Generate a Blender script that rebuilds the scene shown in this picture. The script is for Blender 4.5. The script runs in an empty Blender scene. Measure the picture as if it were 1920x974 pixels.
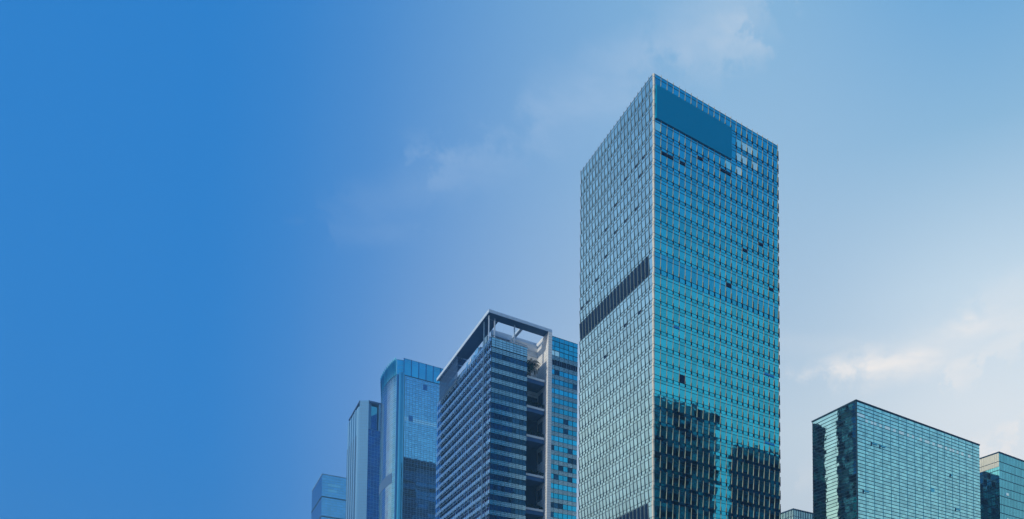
import bpy, math, random
from mathutils import Vector
random.seed(7)
S = bpy.context.scene
COL = S.collection
PI = math.pi

# ------------------------------------------------------------------ camera (level-corrected architectural view, 2.8 deg up)
F, CX, HY = 1408.0, 1280.0, 1380.0            # focal length, principal x and horizon y in pixels of the 1920 px picture
TH = math.radians(2.8)
PY = HY - F*math.tan(TH)
EYE = 1.6
cd = bpy.data.cameras.new('camera'); cam = bpy.data.objects.new('camera', cd); COL.objects.link(cam)
cam.location = (0, 0, EYE); cam.rotation_euler = (PI/2 + TH, 0, 0)
cd.sensor_width = 36; cd.lens = F/1920*36
cd.shift_x = (960-CX)/1920; cd.shift_y = (PY-487)/1920
cd.clip_start = 0.5; cd.clip_end = 30000
S.camera = cam
S.view_settings.view_transform = 'Standard'; S.view_settings.look = 'None'
S.view_settings.exposure = 0; S.view_settings.gamma = 1
S.cycles.max_bounces = 6; S.cycles.glossy_bounces = 4; S.cycles.diffuse_bounces = 2

def ray(px, py):
    u, v = (px-CX)/F, (PY-py)/F
    return u, math.cos(TH)-v*math.sin(TH), math.sin(TH)+v*math.cos(TH)
def K(py):                                     # rise per metre of depth
    r = ray(CX, py); return r[2]/r[1]
def Q(px, py):                                 # sideways per metre of depth
    r = ray(px, py); return r[0]/r[1]
def pt(px, py, Y): return (Q(px, py)*Y, Y)
def hgt(py, Y): return EYE + K(py)*Y
def pt_h(px, py, H):                           # plan point of something H high seen at that direction
    Y = (H-EYE)/K(py); return (Q(px, py)*Y, Y)

# street grid of the district: the two facade directions
DL = Vector((-0.5645, 0.8254)); DL.normalize()
DR = Vector((DL.y, -DL.x))
def AB(a, b): return (DR.x*a+DL.x*b, DR.y*a+DL.y*b)
def toab(p): v = Vector((p[0], p[1])); return v.dot(DR), v.dot(DL)
def along(P, d, px, py):                       # metres along d from P until the direction px is met
    q = Q(px, py); return (q*P[1]-P[0])/(d[0]-q*d[1])

# ------------------------------------------------------------------ sky
SUN_AZ, SUN_EL = math.radians(-131), math.radians(15)   # azimuth from +Y, clockwise positive
W = bpy.data.worlds.new('World'); S.world = W; W.use_nodes = True
nt = W.node_tree; N = nt.nodes; L = nt.links; N.clear()
def node(t, **kw):
    n = N.new(t)
    for k, v in kw.items(): setattr(n, k, v)
    return n
def math_(op, a, b=None, clamp=False):
    n = node('ShaderNodeMath', operation=op, use_clamp=clamp)
    for i, x in enumerate((a, b)):
        if x is None: continue
        if isinstance(x, (int, float)): n.inputs[i].default_value = x
        else: L.new(x, n.inputs[i])
    return n.outputs[0]
def ramp(fac, stops, interp='LINEAR'):
    n = node('ShaderNodeValToRGB'); n.color_ramp.interpolation = interp
    e = n.color_ramp.elements
    while len(e) < len(stops): e.new(0.5)
    for i, (p, c) in enumerate(stops):
        e[i].position = p; e[i].color = (*c, 1) if not isinstance(c, (int, float)) else (c, c, c, 1)
    L.new(fac, n.inputs[0]); return n.outputs[0]
def mixc(fac, a, b, mode='MIX'):
    n = node('ShaderNodeMix', data_type='RGBA', blend_type=mode)
    for i, x in ((0, fac), (6, a), (7, b)):
        if isinstance(x, (int, float)): n.inputs[i].default_value = x
        elif isinstance(x, tuple): n.inputs[i].default_value = (*x, 1)
        else: L.new(x, n.inputs[i])
    return n.outputs[2]
def maprange(v, a, b, c=0.0, d=1.0, smooth=True):
    n = node('ShaderNodeMapRange'); n.interpolation_type = 'SMOOTHSTEP' if smooth else 'LINEAR'
    L.new(v, n.inputs[0])
    for i, x in zip((1, 2, 3, 4), (a, b, c, d)): n.inputs[i].default_value = x
    return n.outputs[0]
def hexlin(h):
    c = [int(h[i:i+2], 16)/255 for i in (0, 2, 4)]
    return tuple(x/12.92 if x <= .04045 else ((x+.055)/1.055)**2.4 for x in c)
tc = node('ShaderNodeTexCoord'); sep = node('ShaderNodeSeparateXYZ'); L.new(tc.outputs['Generated'], sep.inputs[0])
sx, sy, sz = sep.outputs
az = math_('ARCTAN2', sx, sy)
azn = maprange(az, -PI, PI, 0, 1, False)                      # 0..1, forward = 0.5
def azp(deg): return (deg+180)/360
# clear sky by height: side towards the open horizon, and the deep blue side
right = ramp(sz, [(0.0, hexlin('f6f6f4')), (.27, hexlin('eef1f3')), (.38, hexlin('e6eef3')), (.5, hexlin('cbe0ef')), (.62, hexlin('8fbcde')), (.72, hexlin('66a6da')), (.85, hexlin('4f94cf')), (1, hexlin('3a80c4'))])
mid = ramp(sz, [(0.0, hexlin('dde6ec')), (.27, hexlin('cddae4')), (.38, hexlin('c9dae7')), (.5, hexlin('b0cbe3')), (.62, hexlin('98bfe0')), (.72, hexlin('86b6dd')), (.85, hexlin('5c9cd4')), (1, hexlin('3a80c4'))])
left = ramp(sz, [(0.0, hexlin('2b82d2')), (.3, hexlin('2680d0')), (.7, hexlin('257ecd')), (1, hexlin('2a76c6'))])
base = mixc(maprange(az, math.radians(6), math.radians(24)), mid, right)
back = ramp(sz, [(0.0, hexlin('e6e4de')), (.2, hexlin('dcdddb')), (.34, hexlin('b8ccd8')), (.47, hexlin('649fcd')), (.62, hexlin('3a82c0')), (1, hexlin('2f72b8'))])
base = mixc(maprange(az, math.radians(50), math.radians(80)), base, back)
fl = ramp(azn, [(azp(-50), 0), (azp(-33), .0), (azp(-28.5), .05), (azp(-23.5), .17), (azp(-18.8), .35), (azp(-12), .62), (azp(-5), .84), (azp(3), 1)])
base = mixc(fl, left, base)
# sunward glow on the left, out of the picture
glow = ramp(sz, [(0.0, (.95, .74, .52)), (.28, (.86, .72, .58)), (.42, (.50, .54, .60)), (.6, (.20, .32, .46)), (.8, (.1, .22, .42)), (1, (.05, .2, .5))])
glow = mixc(1.0, glow, (1.9, 1.9, 1.9), 'MULTIPLY')
gmask = ramp(azn, [(azp(-165), 0), (azp(-130), 1), (azp(-62), 1), (azp(-50), 0)], 'EASE')
base = mixc(gmask, base, glow)
# thin clouds
mp = node('ShaderNodeMapping'); L.new(tc.outputs['Generated'], mp.inputs[0])
mp.inputs['Rotation'].default_value = (0, math.radians(28), 0); mp.inputs['Scale'].default_value = (2.2, 2.2, 7.5)
nz = node('ShaderNodeTexNoise'); L.new(mp.outputs[0], nz.inputs['Vector'])
nz.inputs['Scale'].default_value = 2.4; nz.inputs['Detail'].default_value = 9; nz.inputs['Roughness'].default_value = .58; nz.inputs['Distortion'].default_value = .5
wisp = maprange(nz.outputs['Fac'], .34, .70)
nz2 = node('ShaderNodeTexNoise'); L.new(mp.outputs[0], nz2.inputs['Vector']); nz2.inputs['Scale'].default_value = .9; nz2.inputs['Detail'].default_value = 3
def blob(px, py, r):
    d = Vector(ray(px, py)).normalized()
    vm = node('ShaderNodeVectorMath', operation='DOT_PRODUCT'); L.new(tc.outputs['Generated'], vm.inputs[0]); vm.inputs[1].default_value = d
    return maprange(vm.outputs['Value'], math.cos(r/F*.9), 1.0)
def streak(x0, y0, x1, y1, width, w):
    """long thin cloud lying between two directions of the sky"""
    a_, b_ = Vector(ray(x0, y0)).normalized(), Vector(ray(x1, y1)).normalized()
    n_ = a_.cross(b_).normalized(); c_ = (a_+b_).normalized(); half = a_.angle(b_)/2
    v1 = node('ShaderNodeVectorMath', operation='DOT_PRODUCT'); L.new(warp, v1.inputs[0]); v1.inputs[1].default_value = n_
    across = maprange(math_('ABSOLUTE', v1.outputs['Value']), width/F*.65, 0.0)
    v2 = node('ShaderNodeVectorMath', operation='DOT_PRODUCT'); L.new(warp, v2.inputs[0]); v2.inputs[1].default_value = c_
    lengthwise = maprange(v2.outputs['Value'], math.cos(half*1.15), math.cos(half*.55))
    return math_('MULTIPLY', math_('MULTIPLY', across, lengthwise), w)
# directions pushed about by noise so that the streaks fray at their edges
nw = node('ShaderNodeTexNoise'); L.new(tc.outputs['Generated'], nw.inputs['Vector']); nw.inputs['Scale'].default_value = 9; nw.inputs['Detail'].default_value = 6; nw.inputs['Roughness'].default_value = .65
nv = node('ShaderNodeVectorMath', operation='SUBTRACT'); L.new(nw.outputs['Color'], nv.inputs[0]); nv.inputs[1].default_value = (.5, .5, .5)
ns = node('ShaderNodeVectorMath', operation='SCALE'); L.new(nv.outputs[0], ns.inputs[0]); ns.inputs['Scale'].default_value = .05
na = node('ShaderNodeVectorMath', operation='ADD'); L.new(tc.outputs['Generated'], na.inputs[0]); L.new(ns.outputs[0], na.inputs[1]); warp = na.outputs[0]
acc = None
for a_ in ((1200, 120, 1480, -60, 110, .3), (1060, 190, 1400, 50, 100, .62), (900, 260, 1300, 110, 110, .72), (800, 320, 1140, 190, 100, .4), (700, 390, 960, 290, 90, .13), (660, 440, 900, 420, 50, .14),
           (1560, 715, 2000, 560, 85, 1.25), (1700, 660, 2060, 480, 80, 1.0), (1780, 700, 2060, 590, 75, .8), (1780, 860, 2050, 770, 75, 1.2), (1480, 650, 1760, 640, 60, .2), (1500, 900, 1700, 850, 60, .3)):
    b = streak(*a_)
    acc = b if acc is None else math_('MAXIMUM', acc, b)
elsewhere = math_('MULTIPLY', maprange(nz2.outputs['Fac'], .55, .75), maprange(az, .55, .9, 0, .5))
acc = math_('MAXIMUM', acc, elsewhere)
cm = math_('MULTIPLY', acc, math_('MULTIPLY_ADD', wisp, .8, True) if False else math_('ADD', math_('MULTIPLY', wisp, .65), .22), True)
ccol = mixc(maprange(az, -.15, .25), hexlin('a9c6e6'), hexlin('fbf7f3'))
base = mixc(cm, base, ccol)
sky = node('ShaderNodeTexSky', sky_type='NISHITA'); sky.sun_disc = False
sky.sun_elevation = SUN_EL; sky.sun_rotation = SUN_AZ
nish = mixc(1.0, sky.outputs[0], (.006, .006, .006), 'MULTIPLY')
tot = mixc(1.0, base, nish, 'ADD')
tot = mixc(1.0, tot, (10.4, 10.3, 10.2), 'MULTIPLY')
bg = node('ShaderNodeBackground'); bg.inputs[1].default_value = .098; L.new(tot, bg.inputs[0])
wo = node('ShaderNodeOutputWorld'); L.new(bg.outputs[0], wo.inputs[0])

sd = bpy.data.lights.new('sun', 'SUN'); sd.energy = 2.4; sd.angle = math.radians(.6); sd.color = (1, .88, .68)
sun = bpy.data.objects.new('sun', sd); COL.objects.link(sun)
sdir = Vector((math.sin(SUN_AZ)*math.cos(SUN_EL), math.cos(SUN_AZ)*math.cos(SUN_EL), math.sin(SUN_EL)))
sun.rotation_euler = sdir.to_track_quat('Z', 'Y').to_euler(); sun.location = sdir*500

# ------------------------------------------------------------------ materials
def material(name):
    m = bpy.data.materials.new(name); m.use_nodes = True
    return m, m.node_tree, m.node_tree.nodes['Principled BSDF']
def glass(name, tint, rough=.03, wave=.012, scale=.35, metal=1.0, var=.12):
    m, t, p = material(name)
    p.inputs['Metallic'].default_value = metal; p.inputs['Roughness'].default_value = rough
    tcn = t.nodes.new('ShaderNodeTexCoord')
    n = t.nodes.new('ShaderNodeTexNoise'); n.inputs['Scale'].default_value = scale; n.inputs['Detail'].default_value = 2
    t.links.new(tcn.outputs['Object'], n.inputs['Vector'])
    b = t.nodes.new('ShaderNodeBump'); b.inputs['Strength'].default_value = 1; b.inputs['Distance'].default_value = wave
    t.links.new(n.outputs['Fac'], b.inputs['Height']); t.links.new(b.outputs[0], p.inputs['Normal'])
    n2 = t.nodes.new('ShaderNodeTexNoise'); n2.inputs['Scale'].default_value = .11; n2.inputs['Detail'].default_value = 4
    t.links.new(tcn.outputs['Object'], n2.inputs['Vector'])
    r = t.nodes.new('ShaderNodeMix'); r.data_type = 'RGBA'
    r.inputs[6].default_value = (*[c*(1-var) for c in tint], 1); r.inputs[7].default_value = (*[min(1, c*(1+var)) for c in tint], 1)
    t.links.new(n2.outputs['Fac'], r.inputs[0]); t.links.new(r.outputs[2], p.inputs['Base Color'])
    return m
def solid(name, col, rough=.6, metal=0.0, var=.15, scale=.6, spec=.4):
    m, t, p = material(name)
    p.inputs['Roughness'].default_value = rough; p.inputs['Metallic'].default_value = metal
    p.inputs['Specular IOR Level'].default_value = spec
    tcn = t.nodes.new('ShaderNodeTexCoord')
    n = t.nodes.new('ShaderNodeTexNoise'); n.inputs['Scale'].default_value = scale; n.inputs['Detail'].default_value = 6
    t.links.new(tcn.outputs['Object'], n.inputs['Vector'])
    r = t.nodes.new('ShaderNodeMix'); r.data_type = 'RGBA'
    r.inputs[6].default_value = (*[c*(1-var) for c in col], 1); r.inputs[7].default_value = (*[min(1, c*(1+var)) for c in col], 1)
    t.links.new(n.outputs['Fac'], r.inputs[0]); t.links.new(r.outputs[2], p.inputs['Base Color'])
    return m

def variants(name, tint, spread, n=3, **kw):
    return [glass(name+'_'+'abcdef'[i], tuple(c*(1+spread*(i-(n-1)/2)) for c in tint), **kw) for i in range(n)]
M = {}
M['A'] = variants('tower_glass', (.035, .48, .68), .10)
M['A_side'] = variants('tower_side_glass', (.21, .43, .58), .09)  # paler copy of the tower glass, brighter left reflection put into the tint
M['A_clear'] = glass('clear_lit_glass', (.75, 1.0, 1.0), rough=.2)
M['A_half'] = glass('half_lit_glass', (.40, .85, .97), rough=.15)
M['A_dark'] = glass('open_vent_dark', (.02, .10, .2), rough=.2)
M['line'] = solid('dark_gasket', (.018, .05, .08), .7, spec=.08)
M['fin'] = solid('cream_metal_fin', (.50, .46, .32), .5, spec=.1)  # warm sunlight put into the colour of the right-face fins
M['fin_shaded'] = solid('shaded_metal_fin', (.25, .32, .33), .5, spec=.1)  # same fins unlit, shade put into their colour on the left face
M['cream'] = solid('cream_corner_metal', (.62, .62, .54), .4, .2)
M['sign'] = solid('blank_teal_panel', (.0, .27, .50), .9, 0, .04, spec=0)
M['louvre'] = solid('dark_vent_and_shade', (.006, .025, .07), .8, spec=.05)  # real vents, and the painted shade strips beside the tower fins
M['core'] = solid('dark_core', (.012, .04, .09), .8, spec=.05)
M['B_win'] = variants('office_window', (.012, .065, .14), .2, 4)
M['B_span'] = variants('spandrel_glass', (.34, .56, .68), .08, 3, rough=.2)
M['B_cyan'] = variants('cyan_window', (.02, .40, .66), .14, 4)
M['B_band'] = variants('blue_spandrel', (.13, .38, .64), .08, 3, rough=.25)
M['B_blind'] = glass('window_with_blind', (.3, .7, .9), rough=.2)
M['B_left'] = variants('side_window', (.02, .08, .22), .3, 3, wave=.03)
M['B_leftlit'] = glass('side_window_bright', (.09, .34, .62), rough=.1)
M['rail'] = solid('pale_metal_blade', (.13, .26, .42), .6, spec=.05)
M['white'] = solid('white_stone_cladding', (.76, .80, .82), .6, 0, .05, spec=.1)
M['whiteline'] = solid('cladding_joint', (.22, .27, .32), .7)
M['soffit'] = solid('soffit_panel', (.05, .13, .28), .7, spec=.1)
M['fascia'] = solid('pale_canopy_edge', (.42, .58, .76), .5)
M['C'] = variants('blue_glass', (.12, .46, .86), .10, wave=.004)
M['C_pale'] = glass('pale_blue_glass', (.24, .58, .92), rough=.06)
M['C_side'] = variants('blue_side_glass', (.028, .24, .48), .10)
M['C_crown'] = variants('cyan_crown_glass', (.04, .42, .76), .08)
M['C_teal'] = glass('teal_crown_glass', (.05, .44, .62), rough=.15)
M['D_stone'] = solid('pale_blue_cladding', (.11, .31, .56), .6, 0, .06, spec=.1)
M['D_line'] = solid('blue_joint', (.09, .22, .38), .6)
M['D_glass'] = variants('deep_blue_glass', (.05, .36, .60), .12, wave=.004)
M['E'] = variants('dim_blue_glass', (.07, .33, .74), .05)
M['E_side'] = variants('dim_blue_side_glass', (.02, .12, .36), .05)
M['G'] = variants('aqua_glass', (.36, .78, .84), .13)
M['G_left'] = variants('aqua_side_glass', (.30, .58, .62), .07, wave=.018)
M['G_joint'] = solid('teal_joint', (.06, .28, .40), .6, spec=.1)
M['G_clear'] = glass('pale_lit_glass', (.72, .95, .98), rough=.1)
M['G_blue'] = glass('blue_open_pane', (.08, .42, .62), rough=.1)
M['H'] = variants('sea_green_glass', (.15, .54, .64), .08)
M['F_glass'] = variants('pale_blue_strip_glass', (.42, .78, .90), .12)
M['F_fin'] = solid('slate_fin', (.03, .08, .14), .7, spec=.1)
M['H_cream'] = solid('painted_glow_panel', (.66, .68, .58), .6, spec=.1)  # sunset glow mirrored in the glass, put into a matt colour
M['R'] = variants('dark_reflecting_glass', (.06, .14, .15), .7, 4)
M['R_band'] = solid('dull_band', (.03, .10, .15), .6)
M['leaf'] = solid('dark_leaf', (.012, .04, .03), .8, spec=.05)
M['trunk'] = solid('palm_trunk', (.12, .09, .06), .8)
M['ground'] = solid('plaza_paving', (.22, .22, .21), .8, 0, .2, .05)
M['roof'] = solid('roof_gravel', (.25, .26, .26), .9)

# ------------------------------------------------------------------ mesh builder
class MB:
    def __init__(s): s.v = []; s.f = []; s.m = []; s.mats = []
    def mi(s, m):
        if m not in s.mats: s.mats.append(m)
        return s.mats.index(m)
    def face(s, pts, m):
        n = len(s.v); s.v += [tuple(p) for p in pts]; s.f.append(tuple(range(n, n+len(pts)))); s.m.append(s.mi(m))
    def hexa(s, p, m):                          # 8 points: bottom 4 then top 4
        n = len(s.v); s.v += [tuple(q) for q in p]
        for f in ((3, 2, 1, 0), (4, 5, 6, 7), (0, 1, 5, 4), (1, 2, 6, 5), (2, 3, 7, 6), (3, 0, 4, 7)):
            s.f.append(tuple(n+i for i in f)); s.m.append(s.mi(m))
    def build(s, name, parent=None, label=None, kind=None):
        if not s.f: return None
        off = Vector(parent.matrix_basis.translation) if parent else Vector((0, 0, 0))
        if parent and parent.parent: off = off + Vector(parent.parent.matrix_basis.translation)
        me = bpy.data.meshes.new(name); me.from_pydata([(v[0]-off.x, v[1]-off.y, v[2]-off.z) for v in s.v], [], s.f)
        for m in s.mats: me.materials.append(m)
        me.polygons.foreach_set('material_index', s.m); me.update()
        o = bpy.data.objects.new(name, me); COL.objects.link(o)
        if parent: o.parent = parent
        if label: o['label'] = label
        if kind: o['kind'] = kind
        return o
def thing(name, label, cat, P, group=None, z=0):
    o = bpy.data.objects.new(name, None); COL.objects.link(o); o.location = (P[0], P[1], z)
    o.empty_display_size = 5
    o['label'] = label; o['category'] = cat
    if group: o['group'] = group
    return o

class Wall:
    """vertical wall from P0 to P1 (plan points), outside on the right-hand side when walking P0 -> P1 unless flipped"""
    def __init__(s, P0, P1, flip=False):
        s.O = Vector((P0[0], P0[1])); d = Vector((P1[0]-P0[0], P1[1]-P0[1])); s.len = d.length; s.d = d.normalized()
        s.n = Vector((s.d.y, -s.d.x))*(-1 if flip else 1)
    def p(s, u, o, z): q = s.O+s.d*u+s.n*o; return (q.x, q.y, z)
    def box(s, mb, u0, u1, o0, o1, z0, z1, m):
        mb.hexa([s.p(u0, o0, z0), s.p(u1, o0, z0), s.p(u1, o1, z0), s.p(u0, o1, z0), s.p(u0, o0, z1), s.p(u1, o0, z1), s.p(u1, o1, z1), s.p(u0, o1, z1)], m)
    def pane(s, mb, u0, u1, z0, z1, m, o0=0, o1=0, tilt=.004):
        a, b = random.gauss(0, tilt)*(u1-u0)/2, random.gauss(0, tilt)*(z1-z0)/2
        mb.face([s.p(u0, o0-a-b, z0), s.p(u1, o0+a-b, z0), s.p(u1, o1+a+b, z1), s.p(u0, o1-a+b, z1)], m)
def pick(ms): return random.choice(ms)
def prism(poly, z0, z1, m, mb=None):
    mb = mb or MB(); n = len(poly)
    for i in range(n):
        a, b = poly[i], poly[(i+1) % n]
        mb.face([(a[0], a[1], z0), (b[0], b[1], z0), (b[0], b[1], z1), (a[0], a[1], z1)], m)
    mb.face([(p[0], p[1], z1) for p in poly], m); mb.face([(p[0], p[1], z0) for p in reversed(poly)], m)
    return mb
def off(P, a, b): return (P[0]+DR.x*a+DL.x*b, P[1]+DR.y*a+DL.y*b)

# ------------------------------------------------------------------ ground
g = MB(); R = 3000
g.face([(-R, -R, 0), (R, -R, 0), (R, R, 0), (-R, R, 0)], M['ground'])
o = g.build('ground'); o['kind'] = 'structure'

# ------------------------------------------------------------------ tall square tower in the middle
HS = 4.2
YA = 12*HS/(K(141.3)-K(473.2))
PA = pt(1226, 300, YA); ZA = hgt(141.3, YA)
WR = along(PA, DR, 1456.5, 277); WL = along(PA, DL, 1091, 325)
TA = thing('glass_tower', 'tallest blue green glass tower with vertical fins and a blank dark panel near its top', 'tower', PA)
NB = 22
zs = [ZA]                                        # storey tops, going down
kinds = []
for h in [1]*12+[1.4]+[1]*15+[1.42]+[1]*40:
    z = zs[-1]-HS*h
    if z < 2.0: break
    zs.append(z); kinds.append(h > 1.1)
zs.append(0.0); kinds.append(False)
wR = Wall(PA, off(PA, WR, 0)); wL = Wall(PA, off(PA, 0, WL), flip=True)
bR, bL = WR/NB, WL/NB
wB1 = Wall(off(PA, WR, 0), off(PA, WR, WL)); wB2 = Wall(off(PA, 0, WL), off(PA, WR, WL), flip=True)
FL = .46
# lit or pale panes high on the right face: (storey, bay)
pale = {(1, 14), (1, 15), (1, 16), (1, 17), (2, 14), (2, 15), (2, 16), (2, 12), (2, 17), (3, 14), (3, 12), (3, 13), (3, 0)}
pale = {(1, 14): 1, (1, 15): 1, (1, 16): .6, (1, 17): 1, (2, 14): 1, (2, 15): 1, (2, 17): .5, (3, 12): 1, (3, 14): .5, (3, 0): 1}
for i, mech in enumerate(kinds):
    z1, z0 = zs[i], zs[i+1]; h = z1-z0
    gm, fms = MB(), {'R': MB(), 'L': MB()}
    cuts = [0, .2, .72, 1]
    for w, b, side in ((wR, bR, 'R'), (wL, bL, 'L'), (wB1, bL, 'B'), (wB2, bR, 'B')):
        if side == 'B':
            for k in range(0, NB, 2): w.pane(gm, k*b, (k+2)*b, z0, z1, pick(M['A']), 0, FL)
            w.box(gm, 0, w.len, .0, FL+.03, z1-.06, z1, M['line']); continue
        for k in range(NB):
            tl = random.gauss(0, .0022)
            for c in range(3):
                ta, tb = cuts[c], cuts[c+1]
                za, zb = z1-h*tb, z1-h*ta
                oa, ob = FL*(1-tb), FL*(1-ta)
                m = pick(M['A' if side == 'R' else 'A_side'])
                if side == 'R' and (i, k) in pale and c == 1: m = M['A_clear' if (i+k) % 3 else 'A_half']
                u0, u1 = k*b, (k+1)*b
                w.pane(gm, u0, u1, za, zb, m, oa, ob, .0026)
        # transom lines
        for t in (.2, .72):
            o_ = FL*(1-t); w.box(gm, .02, w.len-.02, o_-.03, o_+.035, z1-h*t-.06, z1-h*t+.06, M['line'])
        w.box(gm, .02, w.len-.02, .0, FL+.04, z1-.07, z1+.015, M['line'])
        fm = fms[side]
        for k in range(1, NB+ (1 if side == 'R' else 1)):
            u = k*b
            if k == NB: u = w.len-.08
            fmname = M['fin'] if side == 'R' else M['fin_shaded']
            o1t, o1b = (FL+.08, .32) if side == 'R' else (FL+.12, .24)
            zt, zb = z1+(.6 if i == 0 else .12), z0+h*(.26 if side == 'R' else .03)
            hw = .06 if side == 'R' else .045; a_, c_ = u-hw, u+hw
            fm.hexa([w.p(a_, -.05, zb), w.p(c_, -.05, zb), w.p(c_, o1b, zb), w.p(a_, o1b, zb),
                     w.p(a_, FL-.12, zt), w.p(c_, FL-.12, zt), w.p(c_, o1t, zt), w.p(a_, o1t, zt)], fmname)
            if side == 'R':                          # dark strip beside the fin, painting in its shade and reflection
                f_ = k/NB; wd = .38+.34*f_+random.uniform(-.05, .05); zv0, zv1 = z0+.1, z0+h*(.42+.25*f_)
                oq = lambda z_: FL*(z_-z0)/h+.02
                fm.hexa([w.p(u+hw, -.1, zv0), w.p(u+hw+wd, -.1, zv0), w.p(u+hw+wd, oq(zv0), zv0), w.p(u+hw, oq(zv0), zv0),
                         w.p(u+hw, -.1, zv1), w.p(u+hw+wd*.5, -.1, zv1), w.p(u+hw+wd*.5, oq(zv1), zv1), w.p(u+hw, oq(zv1), zv1)], M['louvre'])  # vent material reused for the painted shade strip
            # small bracket at the lower transom
            w.box(fm, u-.22, u+.22, FL*.28, FL*.28+.12, z1-h*.74, z1-h*.71, M['line'])
    so = gm.build('glass_storey', TA)
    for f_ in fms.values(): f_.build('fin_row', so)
    if mech and z1 > 15:
        for k in range(1, NB):
            v = MB(); ua, ub = k*bL+bL*.14, (k+1)*bL-bL*.2; za, zb = z0+h*.04, z1-h*.03
            v.hexa([wL.p(ua, -.1, za), wL.p(ub, -.1, za), wL.p(ub, .07, za), wL.p(ua, .07, za), wL.p(ua, 0, zb), wL.p(ub, 0, zb), wL.p(ub, FL+.05, zb), wL.p(ua, FL+.05, zb)], M['louvre']); v.build('vent_louvre', TA)
# open or dark vents
def vent(w, b, i, k, t0, t1, m, nb=1, name='open_window', push=.22):
    z1, z0 = zs[i], zs[i+1]; h = z1-z0; v = MB()
    zt, zb = z1-h*t0, z1-h*t1; ot, ob = FL*(1-t0)+.03, FL*(1-t1)+push
    u0, u1 = k*b+.08, (k+nb)*b-.08
    v.hexa([w.p(u0, ot-.12, zb), w.p(u1, ot-.12, zb), w.p(u1, ob, zb), w.p(u0, ob, zb), w.p(u0, ot-.1, zt), w.p(u1, ot-.1, zt), w.p(u1, ot, zt), w.p(u0, ot, zt)], m)
    v.build(name, TA)
for i, k, nb in ((5, 1, 2), (5, 4, 1), (4, 7, 1), (4, 11, 2), (8, 18, 1), (9, 15, 1), (11, 20, 1), (12, 12, 1), (17, 19, 1), (17, 20, 1), (16, 3, 1), (22, 20, 1), (22, 19, 1)):
    vent(wR, bR, i, k, .0 if i < 15 else .05, .2, M['louvre'] if i < 15 else M['G_blue'], nb)
vent(wR, bR, 19, 4, .2, .72, M['louvre'], 1, 'open_window', .03)
for i, k in ((4, 2), (4, 4), (4, 7), (5, 10), (6, 13), (5, 3), (7, 4), (7, 7), (7, 10), (8, 13), (9, 16), (10, 19), (10, 21), (14, 7), (15, 13), (14, 3)):
    vent(wL, bL, i, k, .72, .93, M['louvre'], 1)
# slim corner column with joints
cc = MB(); cj = MB()
for i in range(len(kinds)):
    z1, z0 = zs[i], zs[i+1]; h = z1-z0
    def ring(z, o, r):
        cxy = (PA[0]-(DL.x+DR.x)*(o-.22), PA[1]-(DL.y+DR.y)*(o-.22))
        return [(cxy[0]+r*math.cos(t*PI/6), cxy[1]+r*math.sin(t*PI/6), z) for t in range(12)]
    for (za, zb, oa, ob, m, r, mb) in ((z0+.04, z1-.05, .0, FL, M['cream'], .36, cc), (z0-.02, z0+.06, .16, .16, M['line'], .50, cj), (z1-h*.2-.04, z1-h*.2+.04, FL*.8, FL*.8, M['line'], .375, cj), (z1-h*.72-.04, z1-h*.72+.04, FL*.28, FL*.28, M['line'], .375, cj)):
        A_, B_ = ring(za, oa, r if mb is cc else r), ring(zb, ob, r)
        for t in range(12): mb.face([A_[t], A_[(t+1) % 12], B_[(t+1) % 12], B_[t]], m)
        mb.face(B_, m)
co = cc.build('corner_column', TA); cj.build('joint_rings', co)
# blank panel over the upper storeys of the right face
sg = MB(); zt = hgt(161.4, YA); zb = hgt(224, YA)
wR.box(sg, .25, 13*bR, -.2, FL+.42, zb, zt, M['sign']); sg.build('sign_panel', TA, label='blank dark teal panel across the upper storeys')
c_ = prism([off(PA, .4, .4), off(PA, WR-.4, .4), off(PA, WR-.4, WL-.4), off(PA, .4, WL-.4)], 0, ZA-2.5, M['core']); c_.build('roof_and_core', TA)

# ------------------------------------------------------------------ generic gridded facade helper
def tower_shell(T, P, wr, wl, H, hs, mats_r, mats_l, nbr, nbl, lw=.25, lh=.3, sub=1, tilt=.003, name='glass_storey', zmin=0.0, linem=None, vline=True, depthback=True, split=None):
    """storeys of glass round a rectangular tower whose near corner is P"""
    linem = linem or M['line']
    wr_, wl_ = Wall(P, off(P, wr, 0)), Wall(P, off(P, 0, wl), flip=True)
    wa, wb = Wall(off(P, wr, 0), off(P, wr, wl)), Wall(off(P, 0, wl), off(P, wr, wl), flip=True)
    z = H; i = 0; res = []
    while z > zmin+.5:
        z0 = max(zmin, z-hs); gm, lm = MB(), MB()
        for w, nb, ms in ((wr_, nbr, mats_r), (wl_, nbl, mats_l), (wa, max(2, nbl//2), mats_l), (wb, max(2, nbr//2), mats_r)):
            b = w.len/nb
            for k in range(nb):
                for s_ in range(sub):
                    m = ms(i, k, s_, w is wr_) if callable(ms) else pick(ms)
                    w.pane(gm, k*b, (k+1)*b, z0+(z-z0)*s_/sub, z0+(z-z0)*(s_+1)/sub, m, 0, 0, tilt)
            for s_ in range(sub):
                zl = z-(z-z0)*s_/sub
                w.box(lm, -.04, w.len+.04, -.05, .10, zl-lh, zl, linem)
            if vline:
                for k in range(1, nb): w.box(lm, k*b-lw/2, k*b+lw/2, -.05, .06, z0-lh*.5 if z0 > .5 else z0, z-lh*.6, linem)
        so = gm.build(name, T); lm.build('mullion_grid', so); res.append((z0, z, so))
        z = z0; i += 1
    c_ = prism([off(P, .6, .6), off(P, wr-.6, .6), off(P, wr-.6, wl-.6), off(P, .6, wl-.6)], zmin, H-.8, M['core']); c_.build('roof_and_core', T)
    return wr_, wl_, res

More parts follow.
